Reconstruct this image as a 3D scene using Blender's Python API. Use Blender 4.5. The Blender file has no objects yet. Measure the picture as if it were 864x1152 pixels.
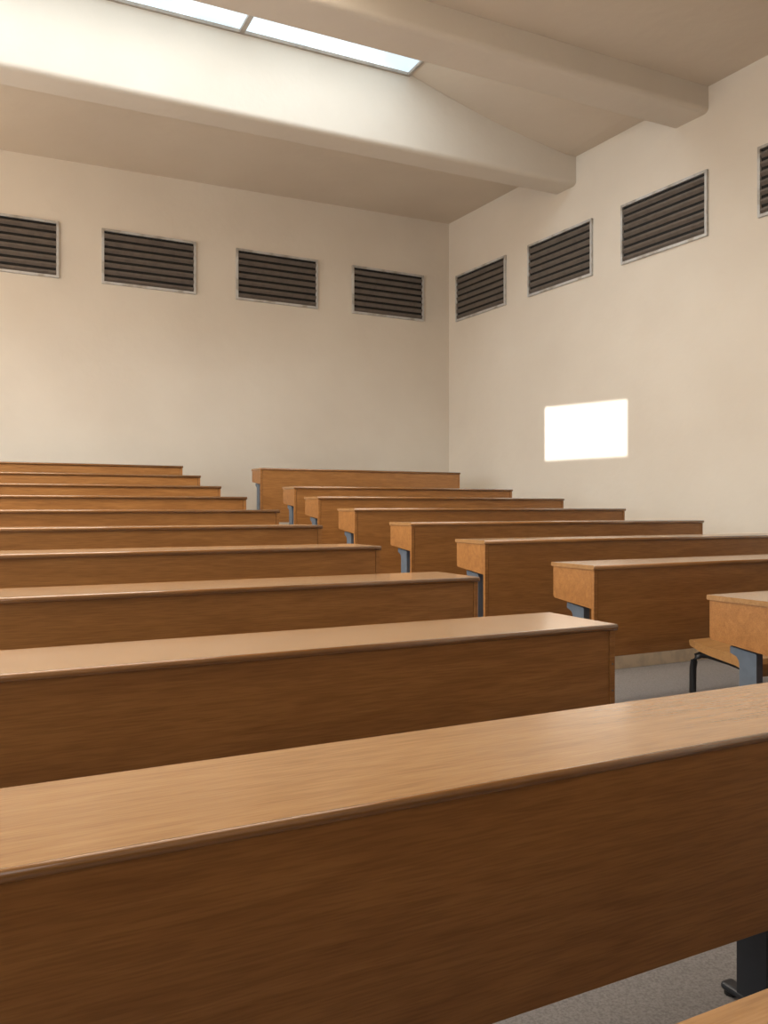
import bpy, bmesh, math, random
from mathutils import Vector
random.seed(4)
C = bpy.context.scene.collection
S = 2.2            # metres per layout unit
CAMZ = 1.30
def zz(Z): return CAMZ + Z * S
try:
    bpy.context.scene.view_settings.view_transform = 'Standard'
except Exception:
    pass

# ------------------------------------------------------------------ materials
def new_mat(name):
    m = bpy.data.materials.new(name); m.use_nodes = True
    nt = m.node_tree
    return m, nt, nt.nodes['Principled BSDF']

def ramp(nt, stops):
    r = nt.nodes.new('ShaderNodeValToRGB')
    el = r.color_ramp.elements
    while len(el) < len(stops): el.new(0.5)
    for e, (p, c) in zip(el, stops):
        e.position = p; e.color = (*c, 1)
    return r

def wood(name, dark, mid, light, rough, coat=0.25, crough=0.2, fine=0.35):
    m, nt, b = new_mat(name)
    L = nt.links.new; N = nt.nodes.new
    tc = N('ShaderNodeTexCoord'); oi = N('ShaderNodeObjectInfo')
    add = N('ShaderNodeVectorMath'); add.operation = 'ADD'
    sc = N('ShaderNodeVectorMath'); sc.operation = 'SCALE'; sc.inputs[0].default_value = (7.3, 3.1, 5.7)
    L(oi.outputs['Random'], sc.inputs['Scale'])
    L(tc.outputs['Object'], add.inputs[0]); L(sc.outputs[0], add.inputs[1])
    mp = N('ShaderNodeMapping'); mp.inputs['Scale'].default_value = (0.8, 8, 8)
    L(add.outputs[0], mp.inputs[0])
    n1 = N('ShaderNodeTexNoise'); n1.inputs['Scale'].default_value = 1.8; n1.inputs['Detail'].default_value = 7
    n1.inputs['Distortion'].default_value = 1.9
    L(mp.outputs[0], n1.inputs['Vector'])
    mp2 = N('ShaderNodeMapping'); mp2.inputs['Scale'].default_value = (10, 200, 200)
    L(add.outputs[0], mp2.inputs[0])
    n2 = N('ShaderNodeTexNoise'); n2.inputs['Scale'].default_value = 1.0; n2.inputs['Detail'].default_value = 3
    L(mp2.outputs[0], n2.inputs['Vector'])
    r = ramp(nt, [(0.28, dark), (0.5, mid), (0.72, light)])
    L(n1.outputs['Fac'], r.inputs[0])
    r2 = ramp(nt, [(0.36, (0.62, 0.58, 0.54)), (0.58, (1, 1, 1))])
    L(n2.outputs['Fac'], r2.inputs[0])
    mx = N('ShaderNodeMix'); mx.data_type = 'RGBA'; mx.blend_type = 'MULTIPLY'; mx.inputs['Factor'].default_value = fine
    L(r.outputs[0], mx.inputs['A']); L(r2.outputs[0], mx.inputs['B'])
    L(mx.outputs['Result'], b.inputs['Base Color'])
    b.inputs['Roughness'].default_value = rough
    b.inputs['Coat Weight'].default_value = coat
    b.inputs['Coat Roughness'].default_value = crough
    bp = N('ShaderNodeBump'); bp.inputs['Strength'].default_value = 0.03; bp.inputs['Distance'].default_value = 0.01
    L(n2.outputs['Fac'], bp.inputs['Height']); L(bp.outputs[0], b.inputs['Normal'])
    return m

def plaster(name, c1, c2, bump=0.18):
    m, nt, b = new_mat(name)
    L = nt.links.new; N = nt.nodes.new
    tc = N('ShaderNodeTexCoord')
    n = N('ShaderNodeTexNoise'); n.inputs['Scale'].default_value = 0.8; n.inputs['Detail'].default_value = 6
    L(tc.outputs['Object'], n.inputs['Vector'])
    r = ramp(nt, [(0.32, c1), (0.68, c2)])
    L(n.outputs['Fac'], r.inputs[0]); L(r.outputs[0], b.inputs['Base Color'])
    b.inputs['Roughness'].default_value = 0.75
    b.inputs['Specular IOR Level'].default_value = 0.3
    n2 = N('ShaderNodeTexNoise'); n2.inputs['Scale'].default_value = 6; n2.inputs['Detail'].default_value = 6
    L(tc.outputs['Object'], n2.inputs['Vector'])
    bp = N('ShaderNodeBump'); bp.inputs['Strength'].default_value = bump; bp.inputs['Distance'].default_value = 0.03
    L(n2.outputs['Fac'], bp.inputs['Height']); L(bp.outputs[0], b.inputs['Normal'])
    return m

def plain(name, c, rough=0.5, metal=0.0, spot=None, scale=12):
    m, nt, b = new_mat(name)
    L = nt.links.new; N = nt.nodes.new
    tc = N('ShaderNodeTexCoord')
    n = N('ShaderNodeTexNoise'); n.inputs['Scale'].default_value = scale; n.inputs['Detail'].default_value = 4
    L(tc.outputs['Object'], n.inputs['Vector'])
    c2 = spot if spot else tuple(x * 0.85 for x in c)
    r = ramp(nt, [(0.38, c2), (0.55, c)])
    L(n.outputs['Fac'], r.inputs[0]); L(r.outputs[0], b.inputs['Base Color'])
    b.inputs['Roughness'].default_value = rough; b.inputs['Metallic'].default_value = metal
    return m

M = {}
M['top'] = wood('wood_top', (0.37, 0.194, 0.077), (0.43, 0.230, 0.094), (0.475, 0.26, 0.109), 0.27, 0.65, 0.16, 0.4)
M['panel'] = wood('wood_panel', (0.35, 0.145, 0.039), (0.42, 0.182, 0.051), (0.48, 0.217, 0.064), 0.42, 0.15, .3, 0.5)
M['edge'] = wood('wood_edge', (0.26, 0.112, 0.034), (0.30, 0.132, 0.040), (0.34, 0.15, 0.047), 0.20, 0.9, .10)
M['ply'] = wood('ply_seat', (0.40, 0.20, 0.07), (0.45, 0.23, 0.08), (0.50, 0.26, 0.095), 0.4, 0.3)
M['wall'] = plaster('wall_plaster', (0.73, 0.66, 0.57), (0.79, 0.725, 0.635))
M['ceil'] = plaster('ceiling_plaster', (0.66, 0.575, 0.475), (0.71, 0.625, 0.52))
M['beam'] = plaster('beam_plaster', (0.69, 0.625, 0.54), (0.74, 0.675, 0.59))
M['riser'] = plain('riser', (0.88, 0.74, 0.55), 0.7)
M['blue'] = plain('blue_grey_steel', (0.15, 0.19, 0.25), 0.42, 0.1)
M['foot_shadeleg'] = plain('foot_and_shaded_leg_steel', (0.030, 0.035, 0.045), 0.42, 0.1)  # black of the feet; on left block legs, shade put into the colour
M['black'] = plain('black_steel', (0.015, 0.015, 0.017), 0.4)
M['rubber'] = plain('black_rubber', (0.02, 0.02, 0.02), 0.7)
M['frame'] = plain('galvanised_frame', (0.58, 0.58, 0.575), 0.5, 0.15, (0.40, 0.37, 0.33), 6)
M['slat'] = plain('brown_louver', (0.155, 0.130, 0.112), 0.4, 0.1)
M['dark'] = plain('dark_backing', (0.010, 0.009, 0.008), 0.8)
M['alu'] = plain('skylight_frame', (0.42, 0.37, 0.32), 0.5, 0.2)
M['screw'] = plain('screw_steel', (0.25, 0.22, 0.18), 0.35, 0.8)
# speckled floor
m, nt, b = new_mat('floor_vinyl')
tc = nt.nodes.new('ShaderNodeTexCoord')
n = nt.nodes.new('ShaderNodeTexNoise'); n.inputs['Scale'].default_value = 150; n.inputs['Detail'].default_value = 3
nt.links.new(tc.outputs['Object'], n.inputs['Vector'])
r = ramp(nt, [(0.34, (0.20, 0.186, 0.186)), (0.5, (0.25, 0.234, 0.232)), (0.68, (0.30, 0.282, 0.278))])
nt.links.new(n.outputs['Fac'], r.inputs[0]); nt.links.new(r.outputs[0], b.inputs['Base Color'])
b.inputs['Roughness'].default_value = 0.8; b.inputs['Specular IOR Level'].default_value = 0.2
M['floor'] = m
# luminous pane, for the seen skylight and the added fill panes
def pane_mat(name, strength, col, col2=None):
    m, nt, b = new_mat(name)
    b.inputs['Base Color'].default_value = (0.2, 0.23, 0.26, 1)
    tc = nt.nodes.new('ShaderNodeTexCoord')
    n = nt.nodes.new('ShaderNodeTexNoise'); n.inputs['Scale'].default_value = 1.3; n.inputs['Detail'].default_value = 4
    nt.links.new(tc.outputs['Object'], n.inputs['Vector'])
    r = ramp(nt, [(0.35, col2 or col), (0.65, col)])
    nt.links.new(n.outputs['Fac'], r.inputs[0]); nt.links.new(r.outputs[0], b.inputs['Emission Color'])
    b.inputs['Emission Strength'].default_value = strength
    return m
M['pane'] = pane_mat('skylight_pane', 1.4, (0.86, 0.93, 0.95), (0.54, 0.64, 0.69))
M['paneh'] = pane_mat('hidden_fill_pane', 6.2, (0.86, 0.95, 1.0))  # hidden near half, glow raised to brighten the beam face
M['pane2'] = pane_mat('fill_pane_middle', 14.0, (1.0, 0.91, 0.77))  # added bay out of view, glows to light the far rows
M['pane4'] = pane_mat('fill_pane_front', 3.0, (1.0, 0.92, 0.79))  # added bays out of view, weaker fill for the near rows
M['pane3'] = pane_mat('side_fill_pane', 1.4, (0.88, 0.95, 1.0))  # glow of the added front left window, fill only
M['pane5'] = pane_mat('rear_side_fill_pane', 5.0, (0.84, 0.94, 1.0))  # glow of the added rear left windows, fill only

# ------------------------------------------------------------------ helpers
def link(name, bm, mat, parent=None, smooth=False):
    me = bpy.data.meshes.new(name)
    bmesh.ops.recalc_face_normals(bm, faces=bm.faces[:])
    bm.to_mesh(me); bm.free()
    if smooth:
        for p in me.polygons: p.use_smooth = True
    me.materials.append(mat)
    o = bpy.data.objects.new(name, me); C.objects.link(o)
    if parent: o.parent = parent
    return o

def bx(bm, x0, x1, y0, y1, z0, z1, bev=0.0, seg=2):
    t = bmesh.new()
    bmesh.ops.create_cube(t, size=1)
    for v in t.verts:
        v.co = Vector((x0 + (v.co.x + .5) * (x1 - x0), y0 + (v.co.y + .5) * (y1 - y0), z0 + (v.co.z + .5) * (z1 - z0)))
    if bev:
        bmesh.ops.bevel(t, geom=t.edges[:], offset=bev, segments=seg, affect='EDGES', profile=0.5)
    me = bpy.data.meshes.new('t'); t.to_mesh(me); t.free(); bm.from_mesh(me); bpy.data.meshes.remove(me)
    return bm

def prism_x(bm, prof, x0, x1):
    """profile of (y, z) points run along x"""
    a = [bm.verts.new((x0, y, z)) for y, z in prof]
    c = [bm.verts.new((x1, y, z)) for y, z in prof]
    n = len(prof)
    bm.faces.new(a); bm.faces.new(c[::-1])
    for i in range(n):
        bm.faces.new((a[i], c[i], c[(i + 1) % n], a[(i + 1) % n]))
    return bm

def ring_frame(bm, O, I):
    """closed frame between outer loop pairs O and inner loop pairs I: each item = (front co, back co)"""
    vo = [(bm.verts.new(a), bm.verts.new(b)) for a, b in O]
    vi = [(bm.verts.new(a), bm.verts.new(b)) for a, b in I]
    for k in range(4):
        j = (k + 1) % 4
        bm.faces.new((vo[k][0], vo[j][0], vi[j][0], vi[k][0]))
        bm.faces.new((vo[k][1], vi[k][1], vi[j][1], vo[j][1]))
        bm.faces.new((vo[k][0], vo[k][1], vo[j][1], vo[j][0]))
        bm.faces.new((vi[k][0], vi[j][0], vi[j][1], vi[k][1]))
    return bm

def tube(bm, pts, rad, seg=10):
    pts = [Vector(p) for p in pts]
    rings = []
    for i, p in enumerate(pts):
        if i == 0: d = pts[1] - p
        elif i == len(pts) - 1: d = p - pts[i - 1]
        else: d = (pts[i + 1] - p).normalized() + (p - pts[i - 1]).normalized()
        d.normalize()
        up = Vector((0, 0, 1)) if abs(d.z) < .9 else Vector((1, 0, 0))
        s = d.cross(up).normalized(); u = s.cross(d).normalized()
        rings.append([bm.verts.new(p + rad * (math.cos(k * 2 * math.pi / seg) * s + math.sin(k * 2 * math.pi / seg) * u)) for k in range(seg)])
    for a, c in zip(rings, rings[1:]):
        for k in range(seg):
            bm.faces.new((a[k], a[(k + 1) % seg], c[(k + 1) % seg], c[k]))
    bm.faces.new(rings[0][::-1]); bm.faces.new(rings[-1])
    return bm

def thing(name, label, cat, loc, rotz=0, group=None):
    o = bpy.data.objects.new(name, None); C.objects.link(o)
    o.empty_display_size = 0.1
    o.location = loc; o.rotation_euler = (0, 0, rotz)
    o['label'] = label; o['category'] = cat
    if group: o['group'] = group
    return o

def struct(name, bm, mat):
    o = link(name, bm, mat); o['kind'] = 'structure'; return o

def quad(bm, *pts):
    return bm.faces.new([bm.verts.new((p[0] * S, p[1] * S, zz(p[2]))) for p in pts])

# ------------------------------------------------------------------ room (layout units)
YW, XL, YF = 5.0, -1.6, -1.6
def xw(Y): return 3.028 + 0.0631 * (YW - Y)          # right wall line
def cz(X): return 2.04 - (3.03 - X) * 0.015          # gently sloping ceiling
DESK_H = 0.75
rows_Y = {-1: 0.166, 0: 0.63, 1: 1.075, 2: 1.53, 3: 1.98, 4: 2.415, 5: 2.83, 6: 3.235, 7: 3.625, 8: 4.005, 9: 4.38}
rows_Z = {-1: -0.302, 0: -0.2517, 1: -0.196, 2: -0.149, 3: -0.097, 4: -0.048, 5: 0.001, 6: 0.0545, 7: 0.1085, 8: 0.1705, 9: 0.2365}
def floor_z(n): return zz(rows_Z[n]) - DESK_H

fl = bmesh.new(); rs = bmesh.new()
tiers = [(YF, floor_z(-1))]
for n in range(0, 10): tiers.append((rows_Y[n] - 0.05, floor_z(n)))
for i, (y0, z) in enumerate(tiers):
    y1 = tiers[i + 1][0] if i + 1 < len(tiers) else YW
    fl.faces.new([fl.verts.new(p) for p in ((XL*S, y0*S, z), (xw(y0)*S, y0*S, z), (xw(y1)*S, y1*S, z), (XL*S, y1*S, z))])
    if i:
        zp = tiers[i - 1][1]
        rs.faces.new([rs.verts.new(p) for p in ((XL*S, y0*S, zp), (xw(y0)*S, y0*S, zp), (xw(y0)*S, y0*S, z), (XL*S, y0*S, z))])
struct('floor', fl, M['floor'])
struct('trim_1', rs, M['riser'])

ZB = -0.75
wb = bmesh.new(); quad(wb, (XL, YW, ZB), (xw(YW), YW, ZB), (xw(YW), YW, 2.1), (XL, YW, 2.1)); struct('wall_back', wb, M['wall'])
wr = bmesh.new(); quad(wr, (xw(YF), YF, ZB), (xw(YW), YW, ZB), (xw(YW), YW, 2.3), (xw(YF), YF, 2.3)); struct('wall_right', wr, M['wall'])
wf = bmesh.new(); quad(wf, (XL, YF, ZB), (xw(YF), YF, ZB), (xw(YF), YF, 2.2), (XL, YF, 2.2)); struct('wall_front', wf, M['wall'])
# left wall with one high opening that lets the sun through
SLOPE = 0.20
hy0, hy1 = 3.335, 3.985
hz0 = 0.297 + SLOPE * (3.11 - XL); hz1 = 0.617 + SLOPE * (3.11 - XL)
wl = bmesh.new()
quad(wl, (XL, YF, ZB), (XL, hy0, ZB), (XL, hy0, 2.1), (XL, YF, 2.1))
quad(wl, (XL, hy1, ZB), (XL, YW, ZB), (XL, YW, 2.1), (XL, hy1, 2.1))
quad(wl, (XL, hy0, ZB), (XL, hy1, ZB), (XL, hy1, hz0), (XL, hy0, hz0))
quad(wl, (XL, hy0, hz1 - .02), (XL, hy1, hz1), (XL, hy1, 2.1), (XL, hy0, 2.1))
struct('wall_left', wl, M['wall'])

# ceiling with skylight wells between the beams
WELL = 0.230
beams = [(3.72, 3.90), (2.82, 3.03), (1.78, 1.99), (0.90, 1.10), (0.0, 0.20)]
drops = [0.165, 0.125, 0.155, 0.155, 0.155]
wells = [(3.03, 3.72, -1.3, 2.015, 3.03), (1.99, 2.82, -1.3, 0.95, 1.05), (1.10, 1.78, -1.3, 1.05, 1.20), (0.20, 0.90, -1.3, 1.05, 1.20)]  # wells after the first are unseen, added for light
g = lambda X: cz(X) + WELL
ce = bmesh.new()
def cquad(x0, x1, y0, y1):
    a = x1 if x1 is not None else xw(y0); c = x1 if x1 is not None else xw(y1)
    quad(ce, (x0, y0, cz(x0)), (a, y0, cz(a)), (c, y1, cz(c)), (x0, y1, cz(x0)))
cquad(XL, None, 3.80, YW); cquad(XL, None, YF, 0.10)
for (a, c, x0, xg, xc) in wells:
    cquad(XL, x0, a, c); cquad(xc, None, a, c)
    # splayed right end: gently curved from the glass down to the ceiling
    pts = []
    NS = 10
    for k in range(NS + 1):
        t = k / NS
        x = xg + (xc - xg) * t
        drop = t + 0.10 * math.sin(math.pi * t)
        pts.append((x, g(xg) + (cz(xc) - g(xg)) * drop))
    quad(ce, (x0, a, cz(x0)), (x0, c, cz(x0)), (x0, c, g(x0)), (x0, a, g(x0)))
    for (xa, za), (xb, zb_) in zip(pts, pts[1:]):
        f = quad(ce, (xa, a, za), (xa, c, za), (xb, c, zb_), (xb, a, zb_)); f.smooth = True
bmesh.ops.remove_doubles(ce, verts=ce.verts[:], dist=1e-4)
struct('ceiling', ce, M['ceil'])

# beams run up past the ceiling to the skylight glass, so their faces are the well sides
for i, (a, c) in enumerate(beams):
    bm = bmesh.new()
    vs = []
    for (x, y) in ((XL, a), (xw(a), a), (xw(c), c), (XL, c)):
        vs.append((bm.verts.new((x*S, y*S, zz(cz(x) - drops[i]))), bm.verts.new((x*S, y*S, zz(g(x) + 0.02)))))
    lo = [v[0] for v in vs]; hi = [v[1] for v in vs]
    bm.faces.new(lo); bm.faces.new(hi)
    for k in range(4): bm.faces.new((lo[k], lo[(k+1) % 4], hi[(k+1) % 4], hi[k]))
    eds = [e for e in bm.edges if all(v in lo for v in e.verts) and abs(e.verts[0].co.x - e.verts[1].co.x) > 1]
    bmesh.ops.bevel(bm, geom=eds, offset=0.055, segments=6, affect='EDGES', profile=0.5)
    struct('trim_%d' % (i + 2), bm, M['beam'])

# skylights: frame + mullions + panes; all but the first added unseen as fill
def P(x, y, z): return (x*S, y*S, zz(z))
def sbar(xa, xb, ya, yb, fo):
    mb = bmesh.new(); vs = []
    for (xx, y) in ((xa, ya), (xb, ya), (xb, yb), (xa, yb)):
        vs.append((mb.verts.new(P(xx, y, g(xx) - .014)), mb.verts.new(P(xx, y, g(xx) + .01))))
    lo = [v[0] for v in vs]; hi = [v[1] for v in vs]
    mb.faces.new(lo); mb.faces.new(hi[::-1])
    for k in range(4): mb.faces.new((lo[k], lo[(k+1) % 4], hi[(k+1) % 4], hi[k]))
    link('mullion', mb, M['alu'], fo)
for i, (a, c, x0, xg, xc) in enumerate(wells):
    xs = [x0 + (xg - x0) * k / 4 for k in range(5)]
    if i == 0: xs = [-1.3, -0.72, 0.20, 1.12, xg]
    w = 0.014
    f = bmesh.new()
    O = [(P(x, y, g(x) - .014), P(x, y, g(x) + .01)) for x, y in ((x0, a), (xg, a), (xg, c), (x0, c))]
    I = [(P(x, y, g(x) - .014), P(x, y, g(x) + .01)) for x, y in ((x0+w, a+w), (xg-w, a+w), (xg-w, c-w), (x0+w, c-w))]
    ring_frame(f, O, I)
    fo = struct('window_%d' % (i + 1), f, M['alu'])
    ys = [a, c] if i else [a, 3.42, c]
    for x in xs[1:-1]: sbar(x - w*.8, x + w*.8, a + w, c - w, fo)
    if i == 0: sbar(x0 + w, xg - w, 3.41, 3.43, fo)  # added transom, parts off the brighter hidden pane row
    for k in range(4):
        for q in range(len(ys) - 1):
            p = bmesh.new()
            quad(p, (xs[k], ys[q], g(xs[k])), (xs[k+1], ys[q], g(xs[k+1])), (xs[k+1], ys[q+1], g(xs[k+1])), (xs[k], ys[q+1], g(xs[k])))
            mt = [M['paneh'] if q == 0 else M['pane'], M['pane2'], M['pane4'], M['pane4']][i]
            link('pane', p, mt, fo)

# unseen left wall windows, added as cool fill light
def fill_window(idx, corner, ux, w, h, mat, n=3):
    ux = Vector(ux); nin = Vector((-ux.y, ux.x, 0)); up = Vector((0, 0, 1)); c0 = Vector(corner)
    def q(a, b, d): return tuple(c0 + ux*a + up*b + nin*d)
    f = bmesh.new(); e = .06
    ring_frame(f, [(q(a, b, .05), q(a, b, .0)) for a, b in ((0, 0), (w, 0), (w, h), (0, h))],
                  [(q(a, b, .05), q(a, b, .0)) for a, b in ((e, e), (w-e, e), (w-e, h-e), (e, h-e))])
    fo = struct('window_%d' % idx, f, M['alu'])  # added window, unseen, there to brighten the hall
    for k in range(n):
        a0 = e + (w - 2*e) * k / n; a1 = e + (w - 2*e) * (k + 1) / n
        p = bmesh.new(); p.faces.new([p.verts.new(q(a, b, .012)) for a, b in ((a0, e), (a1, e), (a1, h-e), (a0, h-e))])
        link('pane', p, mat, fo)
        if k:
            mb = bmesh.new(); mb.faces.new([mb.verts.new(q(a, b, .03)) for a, b in ((a0-.02, e), (a0+.02, e), (a0+.02, h-e), (a0-.02, h-e))])
            link('mullion', mb, M['alu'], fo)
fill_window(5, (XL*S, 0.1*S, zz(0.15)), (0, -1, 0), 1.5*S, 1.1*S, M['pane3'])
fill_window(6, (XL*S, 2.3*S, zz(0.0)), (0, -1, 0), 1.7*S, 0.95*S, M['pane5'])
fill_window(7, (XL*S, 4.3*S, zz(0.10)), (0, -1, 0), 1.8*S, 0.75*S, M['pane5'])

# ------------------------------------------------------------------ vents
def make_vent(label, loc, rot, w, h, group):
    t = thing('wall_vent', label, 'vent', loc, rot, group)
    fw, d = 0.029, 0.030
    f = bmesh.new()
    ring_frame(f, [((x, -d, z), (x, 0, z)) for x, z in ((-w/2, 0), (w/2, 0), (w/2, h), (-w/2, h))],
                  [((x, -d, z), (x, 0, z)) for x, z in ((-w/2+fw, fw), (w/2-fw, fw), (w/2-fw, h-fw), (-w/2+fw, h-fw))])
    link('frame', f, M['frame'], t)
    s = bmesh.new(); n = 7; p = (h - 2*fw) / n
    for k in range(n):
        z = fw + k * p
        prism_x(s, [(-0.005, z + p*.04), (-0.029, z + p*.36), (-0.029, z + p*.56), (-0.023, z + p*.64), (-0.005, z + p*.30)], -w/2 + fw, w/2 - fw)
    link('louver_slats', s, M['slat'], t)
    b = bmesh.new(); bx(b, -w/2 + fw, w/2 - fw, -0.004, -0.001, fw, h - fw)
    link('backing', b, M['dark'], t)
    return t
vz0, vh = zz(1.322), 0.32 * S
bl = ['dark louvered vent on the back wall, cut off by the left edge',
      'dark louvered vent on the back wall, second from the left',
      'dark louvered vent on the back wall, third from the left',
      'dark louvered vent on the back wall, just left of the room corner']
for lab, xr in zip(bl, (0.435, 1.218, 2.021, 2.818)):
    make_vent(lab, ((xr - .275)*S, YW*S, vz0), 0, .55*S, vh, 'wall vents')
rl = ['dark louvered vent on the right wall, just right of the room corner',
      'dark louvered vent on the right wall, second from the room corner',
      'largest-looking louvered vent on the right wall, below the near ceiling beam end',
      'louvered vent on the right wall, cut off by the right edge']
ang = math.radians(-90) + math.atan(0.0631)
for lab, yf in zip(rl, (4.902, 4.134, 3.369, 2.55)):
    yc = yf - .275
    make_vent(lab, (xw(yc)*S, yc*S, vz0), ang, .55*S, vh, 'wall vents')

# ------------------------------------------------------------------ desks
def make_desk(label, group, xa, xb, n, legs, legmat, screws=False, dh=0.0, D=0.415, ly=0.0, lw=0.09, zb=0.25):
    L = (xb - xa) * S
    H = DESK_H + dh
    t = thing('lecture_desk', label, 'desk', ((xa + xb) / 2 * S, rows_Y[n] * S, floor_z(n)), 0, group)
    h = L / 2
    th = 0.023; prof = []
    for k in range(9):
        a = math.pi / 2 + math.pi * k / 8
        prof.append((0.009 + 0.009 * math.cos(a), H - th/2 + th/2 * math.sin(a)))
    prof += [(D - .004, H - th), (D, H - th + .004), (D, H - .004), (D - .004, H)]
    bm = bmesh.new(); prism_x(bm, prof[::-1], -h, h)
    top = link('desktop', bm, M['top'], t)
    nb = bmesh.new()
    npf = []
    for k in range(9):
        a = math.pi / 2 + math.pi * k / 8
        npf.append((0.008 + 0.0095 * math.cos(a), H - th/2 + (th/2 + .0007) * math.sin(a)))
    prism_x(nb, npf[::-1], -h - .0005, h + .0005)
    link('edge_strip', nb, M['edge'], top, True)
    zt = H - th
    bm = bmesh.new(); bx(bm, -h + .032, h - .032, .013, .031, zb, zt, .0015)
    link('front_panel', bm, M['panel'], t)
    for s in (-1, 1):
        x0, x1 = (-h + .004, -h + .029) if s < 0 else (h - .029, h - .004)
        bm = bmesh.new(); bx(bm, x0, x1, .010, .031, zb, zt, .002)
        tr = link('end_trim', bm, M['panel'], t)
        if screws and s > 0:
            for z in (.50, .60):
                bm = bmesh.new()
                tube(bm, [((x0 + x1)/2, .0085, z), ((x0 + x1)/2, .0115, z)], .004, 8)
                link('screw', bm, M['screw'], tr)
        bm = bmesh.new()
        xs0, xs1 = (-h + .004, -h + .024) if s < 0 else (h - .024, h - .004)
        prism_x(bm, [(.031, zt), (.031, .552), (D - .025, .584), (D - .015, .594), (D - .015, zt)], xs0, xs1)
        link('side_panel', bm, M['panel'], t)
    bm = bmesh.new(); prism_x(bm, [(.031, .555), (D - .035, .587), (D - .035, .602), (.031, .570)], -h + .024, h - .024)
    link('shelf', bm, M['panel'], t)
    for lx in legs:
        x = lx * S - (xa + xb) / 2 * S
        e = .085 + lw
        bm = bmesh.new()
        prism_x(bm, [(y + ly, z) for y, z in ((.085, .02), (e, .02), (e, .49), (e + .004, .508), (e + .016, .523), (e + .05, .536), (e + .05, .566), (.09, .550), (.085, .545))], x - .020, x + .020)
        lg = link('leg', bm, legmat, t)
        bm = bmesh.new(); bx(bm, x - .022, x + .022, .06 + ly, e + .055 + ly, .010, .032, .010, 3)
        link('foot', bm, M['foot_shadeleg'], lg)
        for y in (.08, e + .035):
            bm = bmesh.new(); tube(bm, [(x, y + ly, 0), (x, y + ly, .014)], .018, 12)
            link('foot_pad', bm, M['rubber'], lg)
    return t

leftx = {-1: 1.22, 0: 1.22}
def ray_x(px, Y):           # world x where the sight line through photo column px meets depth Y
    u = (px - 432) / 920.0
    return Y * (.4488 + .8937 * u) / (.8937 - .4488 * u)
for n, px in {1: 695, 2: 540, 3: 429, 4: 363, 5: 315, 6: 278, 7: 249, 8: 226, 9: 206}.items():
    leftx[n] = ray_x(px, rows_Y[n])
llab = {-1: 'wooden desk whose top just shows in the bottom right corner',
        0: 'largest wooden desk, filling the foreground with its top and brown front panel',
        1: 'left block wooden desk directly behind the big foreground desk',
        2: 'left block wooden desk, third row counting the foreground desk as first',
        3: 'left block wooden desk, fourth row counting the foreground desk as first',
        4: 'left block wooden desk, fifth row counting the foreground desk as first',
        5: 'left block wooden desk in the sixth row, its top seen edge-on',
        6: 'left block wooden desk, fourth row counting from the back wall',
        7: 'left block wooden desk, third row counting from the back wall',
        8: 'left block wooden desk, second row counting from the back wall',
        9: 'left block wooden desk in the last row, nearest the back wall'}
for n in range(-1, 10):
    xb = leftx[n]; xa = -0.45
    lin = .39 if n == 0 else .18
    make_desk(llab[n], 'left block desks', xa, xb, n, [xa + .18, xb - lin], M['foot_shadeleg'], n == 1, ly=-.045)  # legs darkened to carry the shade under the nearest desk

rx = {1: (872, None), 2: (669, None), 3: (546, None), 4: (463, 792), 5: (399, 704), 6: (358, 635), 7: (331, 577), 9: (293, 518)}
rdh = {1: .038, 2: .034, 3: .020, 4: .014, 5: .014, 6: .010, 7: .010, 9: 0}
rzb = {1: .305, 2: .290, 3: .20, 4: .15, 5: .12, 6: .10, 7: .10, 9: .08}
rlab = {1: 'right block wooden desk nearest the camera, beside the stool, cut by the right edge',
        2: 'right block wooden desk just behind the stool, second from the camera',
        3: 'right block wooden desk, third from the camera, running out of frame',
        4: 'right block wooden desk, fourth from the camera',
        5: 'right block wooden desk, fifth from the camera',
        6: 'right block wooden desk, third counting from the back wall',
        7: 'right block wooden desk, second counting from the back wall',
        9: 'right block wooden desk in the last row, closest to the room corner'}
for n in rx:
    pa, pb = rx[n]
    xa = ray_x(pa, rows_Y[n]); xb = ray_x(pb, rows_Y[n]) if pb else xa + 1.37
    make_desk(rlab[n], 'right block desks', xa, xb, n, [xa + .016, xb - .016], M['blue'], False, rdh[n], 0.365, ly=.02, lw=.09, zb=rzb[n])

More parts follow.
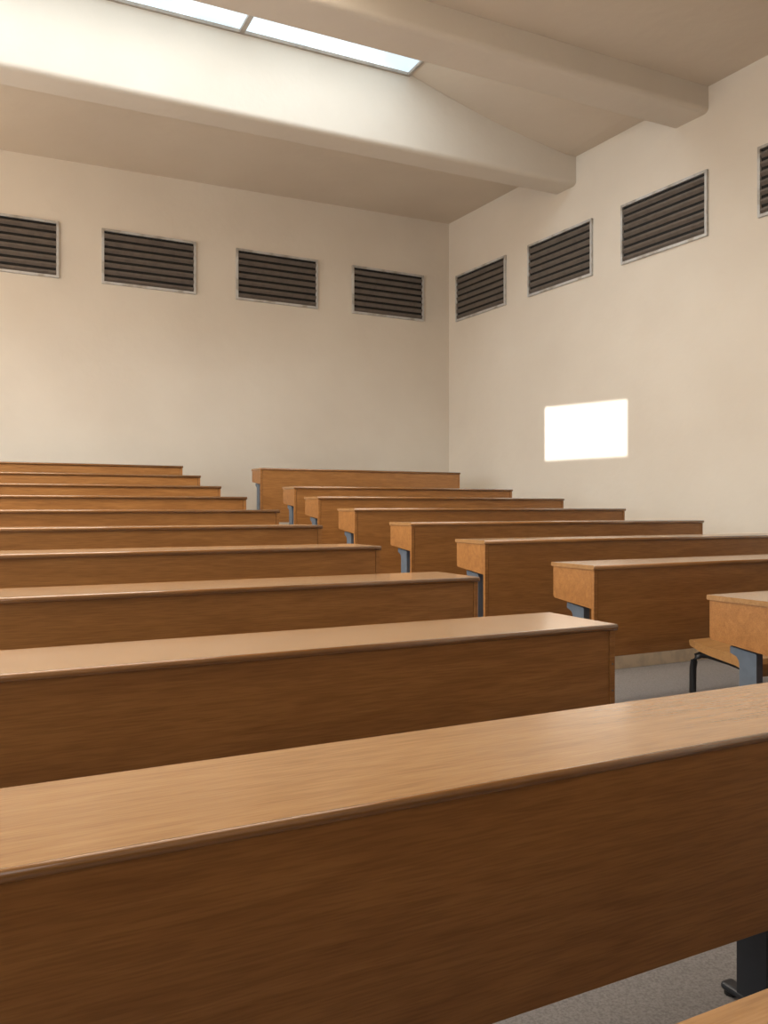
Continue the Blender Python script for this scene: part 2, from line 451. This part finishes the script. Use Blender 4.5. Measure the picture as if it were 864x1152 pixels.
# ------------------------------------------------------------------ stool behind the nearest right desk
t = thing('stool', 'plywood stool seat on black legs behind the nearest right block desk', 'stool', (1.665*S, 1.372*S, floor_z(1)))
bm = bmesh.new()
up = [(-.205, .345), (-.203, .375), (-.195, .405), (-.178, .428), (-.15, .442), (-.10, .450), (-.04, .453), (.06, .460), (.13, .470), (.18, .484)]
lo = [(.190, .482), (.194, .472), (.188, .452), (.13, .430), (.06, .416), (-.04, .402), (-.11, .392), (-.15, .378), (-.172, .360), (-.186, .340)]
prism_x(bm, up + lo, -.205, .205)
link('seat', bm, M['ply'], t, False)
for sx in (-1, 1):
    bm = bmesh.new()
    tube(bm, [(sx*.12, -.12, .366), (sx*.12, .0, .386), (sx*.14, .12, .404), (sx*.165, .148, .404), (sx*.182, .162, .394), (sx*.192, .170, .37), (sx*.196, .174, .33), (sx*.198, .176, .05), (sx*.198, .165, .024), (sx*.198, .12, .018), (sx*.198, -.19, .018)], .0185, 12)
    lg = link('leg', bm, M['black'], t, True)
    for y in (.10, -.17):
        bm = bmesh.new(); tube(bm, [(sx*.198, y, 0), (sx*.198, y, .02)], .021, 10)
        link('foot_pad', bm, M['rubber'], lg)

# ------------------------------------------------------------------ light
sun = bpy.data.lights.new('sun', 'SUN'); sun.energy = 6; sun.angle = math.radians(0.35); sun.color = (1, .97, .92)
so = bpy.data.objects.new('sun', sun); C.objects.link(so)
so.rotation_euler = Vector((1, 0, -SLOPE)).to_track_quat('-Z', 'Y').to_euler(); so.location = (-12, 8, 6)
# added fill, out of view: warm lamps washing ceiling and upper walls
def warm_fill(loc, aim, e):
    ul = bpy.data.lights.new('warm_fill', 'AREA'); ul.energy = e; ul.color = (1, .68, .38); ul.shape = 'RECTANGLE'; ul.size = 1.6; ul.size_y = .5
    uo = bpy.data.objects.new('warm_fill', ul); C.objects.link(uo)
    uo.location = P(*loc)
    uo.rotation_euler = (Vector(P(*aim)) - uo.location).to_track_quat('-Z', 'Y').to_euler()
warm_fill((XL + .15, 4.2, 1.25), (1.6, 4.8, 2.1), 48)
warm_fill((XL + .15, 1.4, 1.3), (3.1, 3.6, 1.85), 40)
w = bpy.data.worlds.new('world'); bpy.context.scene.world = w; w.use_nodes = True
bg = w.node_tree.nodes['Background']; bg.inputs[0].default_value = (.75, .85, 1, 1); bg.inputs[1].default_value = 1.0

# ------------------------------------------------------------------ camera
cd = bpy.data.cameras.new('camera'); co = bpy.data.objects.new('camera', cd); C.objects.link(co)
cd.sensor_width = 36; cd.lens = 920 / 1152 * 36; cd.shift_y = -2 / 1152
cd.clip_start = 0.02
co.location = (0, 0, CAMZ); co.rotation_euler = (math.pi/2, 0, -math.atan(462/920))
bpy.context.scene.camera = co
